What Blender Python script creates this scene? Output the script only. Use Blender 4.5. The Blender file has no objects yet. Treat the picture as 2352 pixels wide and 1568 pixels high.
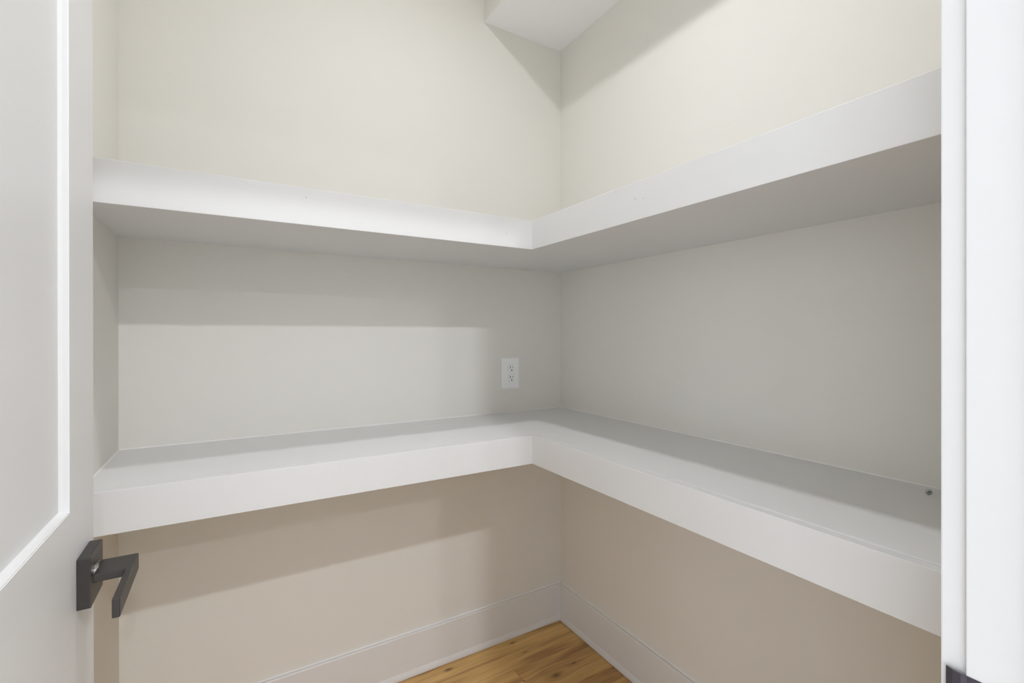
import bpy, bmesh, math, random
from mathutils import Vector, Matrix

scene = bpy.context.scene
COL = scene.collection
random.seed(4)

# ------------------------------------------------------------------ measurements (metres)
EYE = 1.2253                       # camera height above the floor
CEIL = 2.743                       # 9 ft ceiling
XL, XR = -0.2583, 1.2363           # pantry left / right wall faces
YB = 1.658                         # pantry back wall face
YF = 0.157                         # pantry side of the doorway wall
YH = 0.041                         # hall side of the doorway wall
JL, JR = -0.213, 0.571             # door jamb faces
HEAD = 2.185                       # underside of the head jamb
SOF_X, SOF_Z = 0.8644, EYE + 1.2284
DA, DB = 0.4227, 0.4252            # shelf depth on back / right wall
UP_B, UP_T = EYE + 0.2650, EYE + 0.3546
LO_B, LO_T = EYE - 0.4024, EYE - 0.3138
BASE_H = EYE - 1.073               # baseboard height

# ------------------------------------------------------------------ camera
YAW, PITCH, ROLL, FPX = 0.53864, -0.0012, -0.00106, 1088.35
cam_d = bpy.data.cameras.new('camera')
cam = bpy.data.objects.new('camera', cam_d)
COL.objects.link(cam)
right = Vector((math.cos(YAW), -math.sin(YAW), 0))
fwd = Vector((math.sin(YAW) * math.cos(PITCH), math.cos(YAW) * math.cos(PITCH), math.sin(PITCH)))
up = right.cross(fwd)
right, up = right * math.cos(ROLL) + up * math.sin(ROLL), up * math.cos(ROLL) - right * math.sin(ROLL)
m = Matrix((right, up, -fwd)).transposed().to_4x4()
m.translation = Vector((0, 0, EYE))
cam.matrix_world = m
cam_d.sensor_width = 36.0
cam_d.lens = FPX / 2352 * 36.0
cam_d.shift_y = -(784 - 769.69) / 2352
cam_d.clip_start = 0.01
scene.camera = cam

# ------------------------------------------------------------------ world, exposure, lamp strengths
SKY = 4.9
world = bpy.data.worlds.new('world')
scene.world = world
world.use_nodes = True
world.node_tree.nodes['Background'].inputs[0].default_value = (0.86, 0.915, 1.0, 1)
world.node_tree.nodes['Background'].inputs[1].default_value = SKY
scene.view_settings.view_transform = 'Standard'
scene.view_settings.look = 'None'
scene.view_settings.gamma = 1.0
scene.view_settings.use_curve_mapping = False
scene.view_settings.exposure = 0.06
PANTRY_W = 7.1
HALL_NEAR_W = 36.0
HALL_W = 26.0
LAMP_COL = (0.955, 0.965, 1.0)          # pantry
HALL_COL = (0.91, 0.935, 1.0)
scene.cycles.diffuse_bounces = 7
scene.cycles.max_bounces = 8
scene.cycles.use_adaptive_sampling = True
scene.cycles.adaptive_threshold = 0.3
scene.cycles.adaptive_min_samples = 16
FILL_WIN_LEFT = (-3.2, -0.45, 0.15, 2.45)      # added fill-daylight window openings along the hall wall, then sill and head
WIN_BACK = None


# ------------------------------------------------------------------ materials
def new_mat(name):
    mt = bpy.data.materials.new(name)
    mt.use_nodes = True
    nt = mt.node_tree
    b = nt.nodes['Principled BSDF']
    return mt, nt, b

def matte(name, col):
    """flat wall paint: plain diffuse"""
    mt, nt, b = new_mat(name)
    d = nt.nodes.new('ShaderNodeBsdfDiffuse')
    d.inputs['Color'].default_value = (*col, 1)
    nt.links.new(d.outputs[0], nt.nodes['Material Output'].inputs['Surface'])
    nt.nodes.remove(b)
    return mt

def paint(name, col, rough, bump=0.0, bscale=300.0, var=0.015):
    mt, nt, b = new_mat(name)
    b.inputs['Base Color'].default_value = (*col, 1)
    b.inputs['Roughness'].default_value = rough
    b.inputs['Specular IOR Level'].default_value = 0.4
    if bump > 0:
        n2 = nt.nodes.new('ShaderNodeTexNoise')
        n2.inputs['Scale'].default_value = bscale
        n2.inputs['Detail'].default_value = 2.0
        nt.links.new(geo.outputs['Position'], n2.inputs['Vector'])
        bp = nt.nodes.new('ShaderNodeBump')
        bp.inputs['Strength'].default_value = bump
        bp.inputs['Distance'].default_value = 0.001
        nt.links.new(n2.outputs['Fac'], bp.inputs['Height'])
        nt.links.new(bp.outputs['Normal'], b.inputs['Normal'])
    return mt

M_WALL = matte('greige_wall_paint', (0.770, 0.752, 0.701))
M_CEIL = matte('ceiling_white', (0.88, 0.88, 0.875))
M_TRIM = paint('white_trim_enamel', (0.750, 0.748, 0.743), 0.42, 0, 1, 0.006)
M_DOOR = paint('white_door_enamel', (0.745, 0.743, 0.735), 0.40, 0, 1, 0.006)
M_CAULK = paint('white_caulk', (0.84, 0.84, 0.83), 0.5)
M_PLATE = paint('white_plastic', (0.90, 0.905, 0.90), 0.35, 0.0, 100, 0.004)
M_BOUNCE_TILE = matte('pale_bounce_tile', (0.62, 0.61, 0.595))  # unseen hall floor, pale so it bounces neutral light into the pantry
M_HALLW = matte('hall_wall_paint', (0.82, 0.82, 0.81))

def metal(name, col, rough, metallic=1.0, spec=0.5):
    mt, nt, b = new_mat(name)
    b.inputs['Base Color'].default_value = (*col, 1)
    b.inputs['Metallic'].default_value = metallic
    b.inputs['Roughness'].default_value = rough
    b.inputs['Specular IOR Level'].default_value = spec
    geo = nt.nodes.new('ShaderNodeNewGeometry')
    n = nt.nodes.new('ShaderNodeTexNoise')
    n.inputs['Scale'].default_value = 900
    nt.links.new(geo.outputs['Position'], n.inputs['Vector'])
    bp = nt.nodes.new('ShaderNodeBump')
    bp.inputs['Strength'].default_value = 0.06
    bp.inputs['Distance'].default_value = 0.0005
    nt.links.new(n.outputs['Fac'], bp.inputs['Height'])
    nt.links.new(bp.outputs['Normal'], b.inputs['Normal'])
    return mt

M_BRONZE = metal('dark_bronze', (0.062, 0.056, 0.053), 0.38, 0.6)
M_NICKEL = metal('worn_collar_metal', (0.34, 0.32, 0.29), 0.35)
M_STRIKE = metal('strike_bronze', (0.075, 0.068, 0.088), 0.5, 0.5)
M_ZINC = metal('zinc_screw', (0.42, 0.42, 0.43), 0.30)
M_DARK = metal('dark_recess', (0.012, 0.011, 0.010), 0.8, 0.0)

def emit_mat(name, col, s):
    mt, nt, b = new_mat(name)
    b.inputs['Base Color'].default_value = (0.9, 0.9, 0.9, 1)
    b.inputs['Emission Color'].default_value = (*col, 1)
    b.inputs['Emission Strength'].default_value = s
    mt.cycles.emission_sampling = 'NONE'
    return mt
M_LENS = emit_mat('downlight_lens', LAMP_COL, 6.0)

def pane_mat():
    mt, nt, b = new_mat('fill_window_glass')
    tr = nt.nodes.new('ShaderNodeBsdfTransparent')
    gl = nt.nodes.new('ShaderNodeBsdfGlossy')
    gl.inputs['Roughness'].default_value = 0.02
    mx = nt.nodes.new('ShaderNodeMixShader')
    mx.inputs[0].default_value = 0.06
    nt.links.new(tr.outputs[0], mx.inputs[1])
    nt.links.new(gl.outputs[0], mx.inputs[2])
    nt.links.new(mx.outputs[0], nt.nodes['Material Output'].inputs['Surface'])
    nt.nodes.remove(b)
    return mt
M_PANE = pane_mat()

def wood_mat():
    mt, nt, b = new_mat('oak_plank')
    N, L = nt.nodes, nt.links
    geo = N.new('ShaderNodeNewGeometry')
    info = N.new('ShaderNodeObjectInfo')
    sep = N.new('ShaderNodeSeparateXYZ')
    L.new(geo.outputs['Position'], sep.inputs[0])
    def math_n(op, a, c=None):
        n = N.new('ShaderNodeMath')
        n.operation = op
        for i, v in enumerate((a, c)):
            if v is None: continue
            if isinstance(v, (int, float)): n.inputs[i].default_value = v
            else: L.new(v, n.inputs[i])
        return n.outputs[0]
    def add(a, c): return math_n('ADD', a, c)
    def mul(a, c): return math_n('MULTIPLY', a, c)
    X, Y = sep.outputs[0], sep.outputs[1]
    # grain swerves round the knots: (x, y, half length, half width, swerve)
    knots = [(0.966, 1.6164, 0.011, 0.0035, .004), (0.688, 1.608, 0.013, 0.006, .006), (1.010, 1.382, 0.016, 0.009, .016),
             (1.105, 1.400, 0.008, 0.003, .004), (0.895, 1.418, 0.004, 0.003, 0.0), (0.42, 1.52, 0.012, 0.006, .006),
             (0.15, 1.20, 0.014, 0.008, .01), (0.52, 1.05, 0.012, 0.007, .008), (0.98, 1.545, 0.010, 0.0018, 0.0)]
    dark = None
    swerve = None
    for kx, ky, rx, ry, sw in knots:
        ex = mul(math_n('SUBTRACT', X, kx), 1 / rx)
        ey = mul(math_n('SUBTRACT', Y, ky), 1 / ry)
        d2 = add(mul(ex, ex), mul(ey, ey))
        g = math_n('EXPONENT', mul(d2, -0.7))
        dark = g if dark is None else add(dark, g)
        if sw:
            g2 = math_n('EXPONENT', add(mul(mul(ex, ex), -0.05), mul(mul(ey, ey), -0.02)))
            s = mul(mul(g2, sw), math_n('TANH', ey))
            swerve = s if swerve is None else add(swerve, s)
    Yw = math_n('SUBTRACT', Y, swerve)
    off = mul(info.outputs['Random'], 40.0)
    comb = N.new('ShaderNodeCombineXYZ')
    L.new(add(mul(X, 2.2), off), comb.inputs[0])
    L.new(mul(Yw, 34.0), comb.inputs[1])
    L.new(off, comb.inputs[2])
    n1 = N.new('ShaderNodeTexNoise')
    n1.inputs['Scale'].default_value = 1.0
    n1.inputs['Detail'].default_value = 5.0
    n1.inputs['Roughness'].default_value = 0.55
    n1.inputs['Distortion'].default_value = 0.6
    L.new(comb.outputs[0], n1.inputs['Vector'])
    comb2 = N.new('ShaderNodeCombineXYZ')
    L.new(add(mul(X, 14.0), off), comb2.inputs[0])
    L.new(mul(Yw, 420.0), comb2.inputs[1])
    n2 = N.new('ShaderNodeTexNoise')
    n2.inputs['Scale'].default_value = 1.0
    n2.inputs['Detail'].default_value = 2.0
    L.new(comb2.outputs[0], n2.inputs['Vector'])
    ramp = N.new('ShaderNodeValToRGB')
    cr = ramp.color_ramp
    cr.elements[0].position = 0.35
    cr.elements[0].color = (0.420, 0.235, 0.096, 1)
    cr.elements[1].position = 0.66
    cr.elements[1].color = (0.770, 0.505, 0.200, 1)
    e = cr.elements.new(0.5)
    e.color = (0.630, 0.395, 0.150, 1)
    L.new(add(n1.outputs['Fac'], mul(math_n('SUBTRACT', n2.outputs['Fac'], 0.5), 0.16)), ramp.inputs[0])
    tint = N.new('ShaderNodeMix')
    tint.data_type = 'RGBA'
    tint.blend_type = 'MULTIPLY'
    tint.inputs[0].default_value = 1.0
    L.new(ramp.outputs[0], tint.inputs[6])
    L.new(info.outputs['Color'], tint.inputs[7])
    kn = N.new('ShaderNodeMix')
    kn.data_type = 'RGBA'
    kn.inputs[7].default_value = (0.055, 0.028, 0.014, 1)
    L.new(math_n('MINIMUM', mul(dark, 0.75), 0.85), kn.inputs[0])
    L.new(tint.outputs[2], kn.inputs[6])
    L.new(kn.outputs[2], b.inputs['Base Color'])
    b.inputs['Roughness'].default_value = 0.5
    b.inputs['Specular IOR Level'].default_value = 0.35
    bp = N.new('ShaderNodeBump')
    bp.inputs['Strength'].default_value = 0.15
    bp.inputs['Distance'].default_value = 0.0006
    L.new(n2.outputs['Fac'], bp.inputs['Height'])
    L.new(bp.outputs['Normal'], b.inputs['Normal'])
    return mt
M_WOOD = wood_mat()

# ------------------------------------------------------------------ helpers
def add_box(bm, lo, hi, bevel=0.0, seg=2):
    r = bmesh.ops.create_cube(bm, size=1.0)
    vs = r['verts']
    for v in vs:
        v.co = Vector([lo[i] + (v.co[i] + 0.5) * (hi[i] - lo[i]) for i in range(3)])
    if bevel > 0:
        es = list({e for v in vs for e in v.link_edges})
        bmesh.ops.bevel(bm, geom=es, offset=bevel, segments=seg, profile=0.6, affect='EDGES')

def add_cyl(bm, c, axis, r, depth, seg=32, r2=None):
    rot = Vector((0, 0, 1)).rotation_difference(Vector(axis)).to_matrix().to_4x4()
    mt = Matrix.Translation(Vector(c)) @ rot
    bmesh.ops.create_cone(bm, cap_ends=True, segments=seg, radius1=r, radius2=r if r2 is None else r2, depth=depth, matrix=mt)

def add_prism(bm, prof, axis, a, b):
    """prof: list of 2D points in the plane perpendicular to axis ('x': (y,z), 'y': (x,z), 'z': (x,y))"""
    def P(q, t):
        return {'x': (t, q[0], q[1]), 'y': (q[0], t, q[1]), 'z': (q[0], q[1], t)}[axis]
    v0 = [bm.verts.new(P(q, a)) for q in prof]
    v1 = [bm.verts.new(P(q, b)) for q in prof]
    n = len(prof)
    bm.faces.new(v0)
    bm.faces.new(list(reversed(v1)))
    for i in range(n):
        j = (i + 1) % n
        bm.faces.new((v0[j], v0[i], v1[i], v1[j]))

def obj(name, bm, mats, parent=None, origin=None, smooth=False):
    bmesh.ops.recalc_face_normals(bm, faces=bm.faces[:])
    if origin is None:
        if bm.verts:
            mn = [min(v.co[i] for v in bm.verts) for i in range(3)]
            mx = [max(v.co[i] for v in bm.verts) for i in range(3)]
            origin = Vector([(mn[0] + mx[0]) / 2, (mn[1] + mx[1]) / 2, mn[2]])
    origin = Vector(origin)
    bmesh.ops.translate(bm, verts=bm.verts[:], vec=-origin)
    me = bpy.data.meshes.new(name)
    bm.to_mesh(me)
    bm.free()
    for mt in (mats if isinstance(mats, (list, tuple)) else [mats]):
        me.materials.append(mt)
    if smooth:
        for p in me.polygons: p.use_smooth = True
    o = bpy.data.objects.new(name, me)
    COL.objects.link(o)
    set_parent(o, parent, origin)
    return o

WORLD = {}
def set_parent(o, parent, origin):
    WORLD[o.name] = Vector(origin)
    if parent is not None:
        o.parent = parent
        o.location = Vector(origin) - WORLD[parent.name]
    else:
        o.location = origin

def empty(name, loc, parent=None):
    o = bpy.data.objects.new(name, None)
    o.empty_display_size = 0.05
    COL.objects.link(o)
    set_parent(o, parent, loc)
    return o

def box(name, lo, hi, mat, parent=None, bevel=0.0, seg=2):
    bm = bmesh.new()
    add_box(bm, lo, hi, bevel, seg)
    return obj(name, bm, mat, parent)

def struct(o, label=None):
    o['kind'] = 'structure'
    if label: o['label'] = label
    return o

def tag(o, label, cat, group=None):
    o['label'] = label
    o['category'] = cat
    if group: o['group'] = group
    return o

# ------------------------------------------------------------------ the room shell
T = 0.10
HX0, HX1, HY0 = -2.2, 2.3, -3.7          # hall behind the camera
struct(box('wall_back', (XL - T, YB, 0), (XR + T, YB + T, CEIL), M_WALL), 'greige painted back wall of the pantry')
struct(box('wall_right', (XR, YF - 0.02, 0), (XR + T, YB, CEIL), M_WALL), 'greige painted right wall of the pantry')
struct(box('wall_left', (XL - T, YF - 0.02, 0), (XL, YB, CEIL), M_WALL), 'greige painted left wall behind the open door')
bm = bmesh.new()
JT = 0.019
add_box(bm, (HX0, YH, 0), (JL - JT, YF, CEIL))
add_box(bm, (JR + JT, YH, 0), (HX1, YF, CEIL))
add_box(bm, (JL - JT, YH, HEAD + JT), (JR + JT, YF, CEIL))
struct(obj('wall_front', bm, M_WALL), 'wall with the doorway into the pantry')
struct(box('ceiling_pantry', (XL - T, YF - 0.02, CEIL), (XR + T, YB + T, CEIL + T), M_CEIL), 'white pantry ceiling')
# boxed-in soffit along the right wall: painted side, white underside
bm = bmesh.new()
add_box(bm, (SOF_X, YF, SOF_Z), (XR, YB, CEIL))
for f in bm.faces:
    f.material_index = 1 if f.calc_center_median().z < SOF_Z + 0.001 else 0
struct(obj('ceiling_soffit', bm, [M_WALL, M_CEIL]), 'boxed soffit with white underside in the ceiling corner')
# hall behind the camera
struct(box('wall_hall_right', (HX1, HY0, 0), (HX1 + T, YF, CEIL), M_HALLW))
# hall walls with an unseen window, added so fill daylight reaches jamb and pantry
def hall_wall(name, axis, w, s, a, b, win, wname):
    """axis 'x': wall face at x = w running along y; axis 'y': face at y = w running along x; s = outward sign"""
    def bx3(u0, u1, z0, z1, d0, d1):
        p, q = sorted((w + s * d0, w + s * d1))
        return ((p, u0, z0), (q, u1, z1)) if axis == 'x' else ((u0, p, z0), (u1, q, z1))
    bm = bmesh.new()
    if win is None:
        add_box(bm, *bx3(a, b, 0, CEIL, 0, T))
    else:
        u0, u1, z0, z1 = win
        add_box(bm, *bx3(a, u0, 0, CEIL, 0, T))
        add_box(bm, *bx3(u1, b, 0, CEIL, 0, T))
        add_box(bm, *bx3(u0, u1, 0, z0, 0, T))
        add_box(bm, *bx3(u0, u1, z1, CEIL, 0, T))
    struct(obj(name, bm, M_HALLW))
    if win is None:
        return
    um = (u0 + u1) / 2
    base = (w, um, z0) if axis == 'x' else (um, w, z0)
    wn = struct(empty(wname, base), 'unseen wide white-framed window outside the doorway, added for fill daylight')
    fw = 0.05
    for p in ((u0, u0 + fw, z0, z1), (u1 - fw, u1, z0, z1), (u0 + fw, u1 - fw, z0, z0 + fw), (u0 + fw, u1 - fw, z1 - fw, z1), (um - fw / 2, um + fw / 2, z0 + fw, z1 - fw)):
        box('fill_window_frame', *bx3(*p, 0.02, 0.08), M_TRIM, wn, 0.002)
    for p0, p1 in ((u0 + fw, um - fw / 2), (um + fw / 2, u1 - fw)):
        box('pane', *bx3(p0, p1, z0 + fw, z1 - fw, 0.047, 0.053), M_PANE, wn)
    pl = bpy.data.lights.new('window_portal', 'AREA')
    pl.shape = 'RECTANGLE'
    pl.cycles.is_portal = True
    po = bpy.data.objects.new('window_portal', pl)
    COL.objects.link(po)
    zc = (z0 + z1) / 2
    if axis == 'x':
        pl.size, pl.size_y = z1 - z0, u1 - u0
        po.rotation_euler = (0, s * math.pi / 2, 0)
        set_parent(po, wn, (w + s * 0.09, um, zc))
    else:
        pl.size, pl.size_y = u1 - u0, z1 - z0
        po.rotation_euler = (-s * math.pi / 2, 0, 0)
        set_parent(po, wn, (um, w + s * 0.09, zc))
hall_wall('wall_hall_left', 'x', HX0, -1, HY0, YH, FILL_WIN_LEFT, 'fill_window_1')
hall_wall('wall_hall_back', 'y', HY0, -1, HX0 - T, HX1 + T, WIN_BACK, 'window_2')
struct(box('ceiling_hall', (HX0 - T, HY0 - T, CEIL), (HX1 + T, YF - 0.02, CEIL + T), M_CEIL))

# ------------------------------------------------------------------ floor
PT = 0.006
floor = struct(box('floor', (XL - T, YF - 0.02, -0.12), (XR + T, YB + T, -PT), M_WOOD), 'oak plank floor')
TONES = [(1.0, 1.0, 1.0), (0.86, 0.84, 0.84), (0.80, 0.75, 0.74), (1.08, 1.06, 1.0), (0.94, 0.95, 0.96)]
seam = 1.4790
PW = 0.169
def plank(x0, x1, y0, y1, tone):
    g = 0.0004
    o = box('plank', (x0 + g, y0 + g, -PT), (x1 - g, y1 - g, 0), M_WOOD, floor, bevel=0.0007, seg=1)
    o.color = (*tone, 1)
    return o
y = seam + PW
row = 0
while y > YF - 0.02:
    y0, y1 = max(y - PW, YF - 0.02), min(y, YB)
    if row == 0: ends = [XL, 0.05, XR]; ts = [TONES[4], TONES[0]]
    elif row == 1: ends = [XL, 0.8935, XR]; ts = [TONES[0], TONES[1]]
    elif row == 2: ends = [XL, 0.42, XR]; ts = [TONES[3], TONES[2]]
    else:
        k = random.uniform(0.0, 1.0)
        ends = [XL, k, XR]; ts = [random.choice(TONES), random.choice(TONES)]
    for i in range(len(ends) - 1):
        plank(ends[i], ends[i + 1], y0, y1, ts[i])
    y -= PW
    row += 1
plank(XL, XR, seam + PW, YB, TONES[0])
# unseen hall floor, made pale tile to bounce neutral light; meets planks under door
struct(box('floor_hall', (HX0 - T, HY0 - T, -0.12), (HX1 + T, YF - 0.02, 0), M_BOUNCE_TILE), 'unseen floor outside the doorway, pale grey tile chosen for neutral bounce light')

# ------------------------------------------------------------------ baseboards
BT = 0.014
def base_prof(w, s):     # w: wall coordinate, s: direction into the room
    p = [(w, 0.0015), (w + s * (BT + 0.006), 0.0015), (w + s * (BT + 0.006), 0.009), (w + s * (BT + 0.004), 0.016), (w + s * BT, 0.024),
         (w + s * BT, BASE_H - 0.003), (w + s * (BT - 0.002), BASE_H - 0.0005), (w + s * (BT - 0.004), BASE_H), (w, BASE_H)]
    return p
def caulk_strip(bm, prof, axis, a, b):
    add_prism(bm, prof, axis, a, b)
def baseboard(name, w, s, axis, a, b, label):
    bm = bmesh.new()
    add_prism(bm, base_prof(w, s), axis, a, b)
    o = struct(obj(name, bm, M_TRIM), label)
    bm = bmesh.new()
    add_prism(bm, [(w, BASE_H), (w + s * 0.003, BASE_H), (w, BASE_H + 0.0022)], axis, a, b)
    obj('caulk_bead', bm, M_CAULK, o)
    return o
baseboard('baseboard_back', YB, -1, 'x', XL, XR, 'white baseboard along the back wall')
baseboard('baseboard_right', XR, -1, 'y', YF, YB - BT, 'white baseboard along the right wall')
baseboard('baseboard_left', XL, 1, 'y', YF, YB - BT, 'white baseboard along the left wall')

# ------------------------------------------------------------------ doorway: jamb, casing, strike plate
trim = struct(empty('trim_1', (JR, (YF + YH) / 2, 0)), 'white door jamb and casing at the right edge of the doorway')
box('jamb', (JR, YH, 0), (JR + JT, YF, HEAD + JT), M_TRIM, trim, 0.001)
box('jamb', (JL - JT, YH, 0), (JL, YF, HEAD + JT), M_TRIM, trim, 0.001)
box('jamb', (JL, YH, HEAD), (JR, YF, HEAD + JT), M_TRIM, trim, 0.001)
CW, CT, RV = 0.089, 0.0195, 0.006
for (ya, yb) in ((YF, YF + CT), (YH - CT, YH)):
    box('casing', (JR + RV, ya, 0), (JR + RV + CW, yb, HEAD + RV + CW), M_TRIM, trim, 0.0015)
    if ya < YF:
        box('casing', (JL - RV - CW, ya, 0), (JL - RV, yb, HEAD + RV + CW), M_TRIM, trim, 0.0015)
    else:
        box('casing', (XL + 0.0005, ya, 0), (JL - RV, yb, HEAD + RV + CW), M_TRIM, trim, 0.0015)
    box('casing', (JL - RV, ya, HEAD + RV), (JR + RV, yb, HEAD + RV + CW), M_TRIM, trim, 0.0015)
SY0, SY1 = 0.075, 0.111
box('door_stop', (JR - 0.011, SY0, 0), (JR, SY1, HEAD - 0.011), M_TRIM, trim, 0.002)
box('door_stop', (JL, SY0, 0), (JL + 0.011, SY1, HEAD - 0.011), M_TRIM, trim, 0.002)
box('door_stop', (JL, SY0, HEAD - 0.011), (JR, SY1, HEAD), M_TRIM, trim, 0.002)
HZ = EYE - 0.3345                   # handle height
bm = bmesh.new()
zt, zb = EYE - 0.3080, EYE - 0.3080 - 0.057
pts = [(0.1275, JR - 0.0012), (0.1560, JR - 0.0012), (0.1600, JR - 0.0020), (0.1660, JR - 0.0012), (0.1712, JR + 0.0012),
       (0.1712, JR + 0.0028), (0.1660, JR + 0.0004), (0.1600, JR - 0.0004), (0.1560, JR + 0.0004), (0.1275, JR + 0.0004)]
add_prism(bm, [(x, yy) for yy, x in pts], 'z', zb, zt)
strike = obj('strike_plate', bm, M_STRIKE, trim)
strike['label'] = 'dark bronze strike plate'
for zz in (zb + 0.009, zt - 0.009):
    bm = bmesh.new()
    add_cyl(bm, (JR - 0.0014, 0.138, zz), (1, 0, 0), 0.0038, 0.001, 20)
    obj('screw', bm, M_BRONZE, strike)
bm = bmesh.new()
add_box(bm, (JR - 0.0016, 0.131, HZ - 0.009), (JR - 0.0008, 0.151, HZ + 0.009))
obj('latch_hole', bm, M_DARK, strike)

# ------------------------------------------------------------------ the open door
DX1 = -0.175; DX0 = DX1 - 0.035
DY0, DY1 = 0.173, 0.935
DZ0, DZ1 = 0.010, HEAD - 0.004
door = struct(empty('door_1', ((DX0 + DX1) / 2, DY0, DZ0)), 'white two-panel shaker door standing open at the left with dark lever')
SW = DY1 - 0.8105
rails = [(DZ0, 0.26), (0.68, EYE - 0.2265), (DZ1 - SW, DZ1)]
box('stile', (DX0, DY1 - SW, DZ0), (DX1, DY1, DZ1), M_DOOR, door, 0.0012)
box('stile', (DX0, DY0, DZ0), (DX1, DY0 + SW, DZ1), M_DOOR, door, 0.0012)
for a, b in rails:
    bm = bmesh.new()
    add_box(bm, (DX0, DY0 + SW - 0.0005, a), (DX1, DY1 - SW + 0.0005, b))
    es = [e for e in bm.edges if abs(e.verts[0].co.x - e.verts[1].co.x) < 1e-6 and abs(e.verts[0].co.z - e.verts[1].co.z) < 1e-6]
    bmesh.ops.bevel(bm, geom=es, offset=0.0012, segments=2, affect='EDGES')
    obj('rail', bm, M_DOOR, door)
for (a, b) in ((rails[0][1], rails[1][0]), (rails[1][1], rails[2][0])):
    pn = box('panel', (DX0 + 0.0105, DY0 + SW - 0.004, a - 0.004), (DX1 - 0.0105, DY1 - SW + 0.004, b + 0.004), M_DOOR, door)
    # sticking: a small sloped fillet round the recess on the visible face
    bm = bmesh.new()
    xf = DX1 - 0.0105
    w = 0.0022
    y0_, y1_ = DY0 + SW, DY1 - SW
    add_prism(bm, [(xf, y1_), (xf, y1_ - w), (xf + 0.0040, y1_)], 'z', a, b)
    add_prism(bm, [(xf, y0_), (xf, y0_ + w), (xf + 0.0040, y0_)], 'z', a, b)
    add_prism(bm, [(xf, a), (xf, a + w), (xf + 0.0040, a)], 'y', y0_, y1_)
    add_prism(bm, [(xf, b), (xf, b - w), (xf + 0.0040, b)], 'y', y0_, y1_)
    obj('panel_bead', bm, M_DOOR, pn)

# lever handle
ROX = -0.1600
bm = bmesh.new()
LX1, LX0 = -0.1150, -0.1232
LT, LB = EYE - 0.3222, EYE - 0.3458
add_box(bm, (LX0, 0.7455, LB), (LX1, 0.8870, LT), 0.0016, 3)          # flat blade towards the hinges
lever = obj('lever_handle', bm, M_BRONZE, door)
lever['label'] = 'dark bronze lever handle on square rosette'
bm = bmesh.new()
add_box(bm, (-0.1570, 0.8345, LT - 0.0105), (LX0 + 0.002, 0.8870, LT), 0.0012, 2)
obj('neck', bm, M_BRONZE, lever)
bm = bmesh.new()
add_box(bm, (DX1, 0.8392, EYE - 0.3680), (ROX, 0.9098, EYE - 0.3000), 0.0012, 2)
obj('rosette', bm, M_BRONZE, lever)
bm = bmesh.new()
add_cyl(bm, (-0.15785, 0.8670, LT - 0.0085), (1, 0, 0), 0.0142, 0.0043, 40)
es = [e for e in bm.edges if len(e.link_faces) == 2 and e.calc_face_angle(0) > 1.0]
bmesh.ops.bevel(bm, geom=es, offset=0.0008, segments=2, affect='EDGES')
obj('collar', bm, M_NICKEL, lever)

# ------------------------------------------------------------------ corner shelves
NX, NY = XR - DB, YB - DA
NT = 0.019
def corner_shelf(zb, zt, label, near_drop=0.0, nails=()):
    s = empty('corner_shelf', ((XL + XR) / 2, (NY + YB) / 2, zb))
    tag(s, label, 'shelf')
    bd = 0.018
    yn = YF
    # boards: the back run reaches the right wall, the right run butts into it
    e = 0.0005
    bm = bmesh.new()
    add_box(bm, (XL, NY + NT, zt - bd), (NX + NT + 0.001, YB, zt))
    add_box(bm, (NX + NT, NY + e, zt - bd), (XR, YB, zt - 0.0001), 0.0005, 1)
    obj('shelf_board', bm, M_TRIM, s)
    bm = bmesh.new()
    add_box(bm, (NX + NT, yn, zt - bd), (XR, NY - e, zt), 0.0005, 1)
    obj('shelf_board', bm, M_TRIM, s)
    # closed underside, set a hair above the bottom of the nosing
    ub = zb + 0.0016
    bm = bmesh.new()
    add_box(bm, (XL, NY + NT, ub), (NX + NT + 0.001, YB, ub + 0.012))
    add_box(bm, (NX + NT, NY + e, ub + 0.0001), (XR, YB, ub + 0.012), 0.0004, 1)
    obj('underside_panel', bm, M_TRIM, s)
    bm = bmesh.new()
    add_box(bm, (NX + NT, yn, ub), (XR, NY - e, ub + 0.012), 0.0004, 1)
    obj('underside_panel', bm, M_TRIM, s)
    # front nosings
    bm = bmesh.new()
    add_box(bm, (XL, NY, zb), (NX + 0.003, NY + NT, zt), 0.0011, 2)
    na = obj('nosing', bm, M_TRIM, s)
    bm = bmesh.new()
    add_box(bm, (NX, yn, zb + 0.0001), (NX + NT, NY + NT, zt - 0.0001), 0.0011, 2)
    for v in bm.verts:
        if v.co.z > (zb + zt) / 2:
            v.co.z -= near_drop * max(0.0, (NY - v.co.y) / (NY - yn))
    nb = obj('nosing', bm, M_TRIM, s)
    for (par, n, ax) in nails:
        bm = bmesh.new()
        par_o = na if par == 'a' else nb
        c = (n[0], NY - 0.0001, n[1]) if par == 'a' else (NX - 0.0001, n[0], n[1])
        add_cyl(bm, c, (0, 1, 0) if par == 'a' else (1, 0, 0), 0.0011, 0.0006, 10)
        obj('nail_hole', bm, M_NAIL, par_o)
    # caulk where the boards meet the walls
    c = 0.0024
    for (prof, ax, a, b) in (
            ([(YB, zt), (YB - c, zt), (YB, zt + c)], 'x', XL, XR),
            ([(XR, zt), (XR - c, zt), (XR, zt + c)], 'y', yn, YB),
            ([(XL, zt), (XL + c, zt), (XL, zt + c)], 'y', NY, YB)):
        bm = bmesh.new()
        add_prism(bm, prof, ax, a, b)
        obj('caulk_bead', bm, M_CAULK, s)
    return s
M_NAIL = paint('nail_hole_filler', (0.33, 0.32, 0.30), 0.9)
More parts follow.
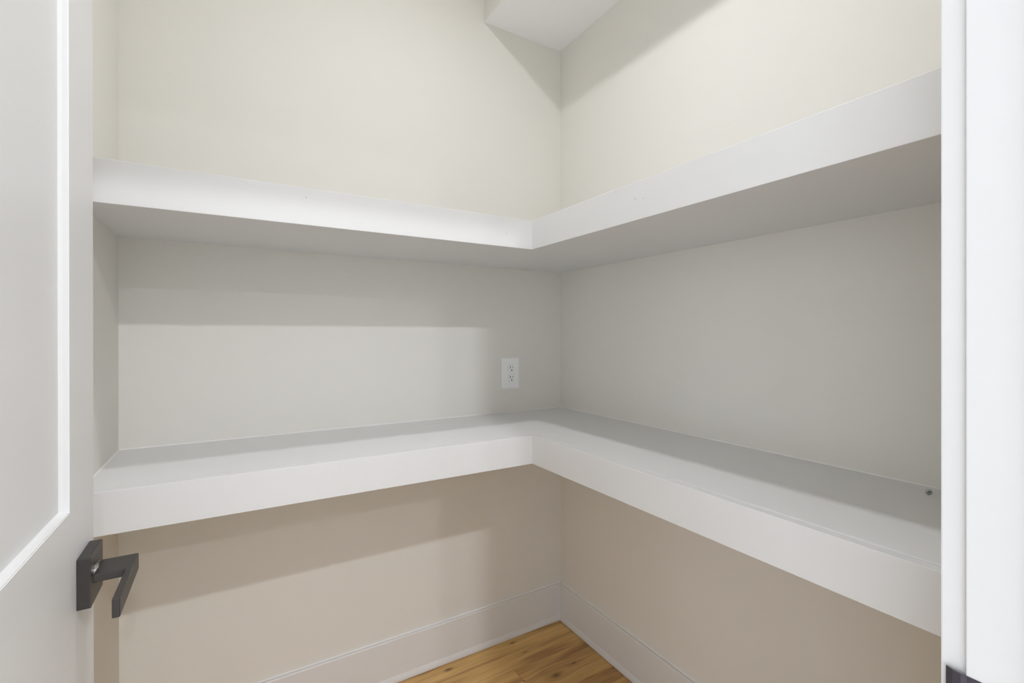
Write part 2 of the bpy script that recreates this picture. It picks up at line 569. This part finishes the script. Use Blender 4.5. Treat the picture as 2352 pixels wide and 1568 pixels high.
corner_shelf(UP_B, UP_T, 'upper white L-shaped corner shelf, above the wall outlet', 0.0,
             [('b', (0.7985, EYE + 0.3152), 0), ('b', (0.7729, EYE + 0.3104), 0), ('a', (0.1603, EYE + 0.3315), 0), ('a', (0.7187, EYE + 0.3044), 0)])
corner_shelf(LO_B, LO_T, 'lower white L-shaped corner shelf, below the wall outlet', 0.0022)

# ------------------------------------------------------------------ wall outlet
OX, OZ = 0.9825, EYE - 0.1560
PWD, PHT = 0.0795, 0.1235
outlet = empty('wall_outlet', (OX, YB, OZ - PHT / 2))
tag(outlet, 'white duplex wall outlet on the back wall near the corner', 'outlet')
bm = bmesh.new()
add_box(bm, (OX - PWD / 2, YB - 0.0055, OZ - PHT / 2), (OX + PWD / 2, YB, OZ + PHT / 2))
es = [e for e in bm.edges if all(v.co.y < YB - 0.005 for v in e.verts)]
bmesh.ops.bevel(bm, geom=es, offset=0.003, segments=3, affect='EDGES')
obj('cover_plate', bm, M_PLATE, outlet)
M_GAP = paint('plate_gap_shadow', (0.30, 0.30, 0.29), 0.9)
RX = OX + 0.003
def recept_outline(w, h, r, n=10):
    """circle of radius r cut flat at top and bottom"""
    pts = []
    a0 = math.asin(h / 2 / r)
    for i in range(n + 1):
        a = -a0 + 2 * a0 * i / n
        pts.append((r * math.cos(a), r * math.sin(a)))
    for i in range(n + 1):
        a = math.pi - a0 + 2 * a0 * i / n
        pts.append((r * math.cos(a), r * math.sin(a)))
    return pts
for sgn in (1, -1):
    cz = OZ + sgn * 0.0197
    bm = bmesh.new()
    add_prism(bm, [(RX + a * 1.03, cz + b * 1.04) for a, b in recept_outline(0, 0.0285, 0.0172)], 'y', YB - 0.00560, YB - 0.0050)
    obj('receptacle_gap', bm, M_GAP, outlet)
    bm = bmesh.new()
    add_prism(bm, [(RX + a, cz + b) for a, b in recept_outline(0, 0.0285, 0.0172)], 'y', YB - 0.0068, YB - 0.0050)
    rc = obj('receptacle', bm, M_PLATE, outlet)
    yf = YB - 0.0068
    for (dx, w, h) in ((-0.0063, 0.0022, 0.0088), (0.0063, 0.0018, 0.0074)):
        bm = bmesh.new()
        add_box(bm, (RX + dx - w / 2, yf - 0.0002, cz + 0.0040 - h / 2), (RX + dx + w / 2, yf + 0.001, cz + 0.0040 + h / 2))
        obj('slot', bm, M_DARK, rc)
    bm = bmesh.new()
    add_cyl(bm, (RX, yf + 0.0002, cz - 0.0080), (0, 1, 0), 0.0026, 0.0008, 20)
    obj('ground_hole', bm, M_DARK, rc)
bm = bmesh.new()
add_cyl(bm, (RX, YB - 0.0058, OZ), (0, 1, 0), 0.0030, 0.0012, 20)
obj('screw', bm, M_PLATE, outlet)

# ------------------------------------------------------------------ loose screw on the lower shelf, head towards the door
SX, SY = 1.1755, 0.3775
R = 0.0051
screw = empty('screw', (SX, SY, LO_T))
tag(screw, 'small silver cross-head screw at the right end of the lower shelf', 'screw')
ax = Vector((-SX, -SY, 0.25)).normalized()               # from the tip to the head
side = Vector((0, 0, 1)).cross(ax).normalized()
upv = ax.cross(side)
hc = Vector((SX, SY, LO_T)) + Vector((0, 0, R * upv.z + 0.0002)) 
def SP(r, a, t):                                          # radius, angle, distance along the axis
    return hc + side * (r * math.cos(a)) + upv * (r * math.sin(a)) + ax * t
def lathe(prof, n=28):
    bm = bmesh.new()
    rings = [[bm.verts.new(SP(r, 2 * math.pi * i / n, t)) for i in range(n)] for r, t in prof]
    bm.faces.new(rings[0]); bm.faces.new(rings[-1])
    for k in range(len(rings) - 1):
        for i in range(n):
            j = (i + 1) % n
            bm.faces.new((rings[k][i], rings[k][j], rings[k + 1][j], rings[k + 1][i]))
    return bm
obj('screw_head', lathe([(R * 0.5, -0.0004), (R, 0.0), (R, 0.0008), (R * 0.9, 0.0017), (R * 0.72, 0.0024), (R * 0.42, 0.0029)]), M_ZINC, screw, smooth=True)
prof = [(0.0021, -0.0004)]
for k in range(14):
    prof += [(0.0016, -0.002 - k * 0.0012), (0.0022, -0.0026 - k * 0.0012)]
prof += [(0.0014, -0.0205), (0.0003, -0.0240)]
obj('threaded_shank', lathe(prof, 14), M_ZINC, screw)
bm = bmesh.new()
for ang in (0.5, 0.5 + math.pi / 2):
    u = side * math.cos(ang) + upv * math.sin(ang)
    w_ = upv * math.cos(ang) - side * math.sin(ang)
    c0 = hc + ax * 0.0027
    vs = [bm.verts.new(c0 + u * (a1 * 0.0026) + w_ * (b1 * 0.0006) + ax * (t1 * 0.0004)) for t1 in (-1, 1) for a1, b1 in ((-1, -1), (1, -1), (1, 1), (-1, 1))]
    for f in ((0, 1, 2, 3), (4, 5, 6, 7), (0, 1, 5, 4), (1, 2, 6, 5), (2, 3, 7, 6), (3, 0, 4, 7)):
        bm.faces.new([vs[i] for i in f])
obj('cross_recess', bm, M_DARK, screw)

# ------------------------------------------------------------------ ceiling downlights
def downlight(x, y, watts, label, col, rad=0.045, spread=180):
    d = empty('recessed_downlight', (x, y, CEIL - 0.012))
    tag(d, label, 'ceiling light')
    bm = bmesh.new()
    n = 40
    prof = [(rad + 0.002, -0.001), (rad + 0.004, -0.007), (rad + 0.022, -0.005), (rad + 0.026, 0.0), (rad + 0.002, 0.0)]
    rings = [[bm.verts.new((x + r * math.cos(2 * math.pi * i / n), y + r * math.sin(2 * math.pi * i / n), CEIL + z)) for i in range(n)] for r, z in prof]
    for k in range(len(rings)):
        k2 = (k + 1) % len(rings)
        for i in range(n):
            j = (i + 1) % n
            bm.faces.new((rings[k][i], rings[k][j], rings[k2][j], rings[k2][i]))
    obj('trim_ring', bm, M_TRIM, d)
    bm = bmesh.new()
    add_cyl(bm, (x, y, CEIL - 0.001), (0, 0, 1), rad + 0.002, 0.002, 40)
    obj('lens', bm, M_LENS, d)
    ld = bpy.data.lights.new('downlight', 'AREA')
    ld.shape = 'DISK'
    ld.size = rad * 2
    ld.energy = watts
    ld.spread = math.radians(spread)
    ld.color = col
    lo = bpy.data.objects.new('downlight', ld)
    COL.objects.link(lo)
    set_parent(lo, d, (x, y, CEIL - 0.0085))
downlight(0.46, 0.788, PANTRY_W, 'round recessed downlight in the pantry ceiling', LAMP_COL, 0.036, 168)
downlight(0.35, -0.99, HALL_NEAR_W, 'round recessed downlight in the hall ceiling nearest the doorway', HALL_COL)
downlight(0.35, -2.67, HALL_W, 'round recessed downlight in the hall ceiling farthest from the doorway', HALL_COL)
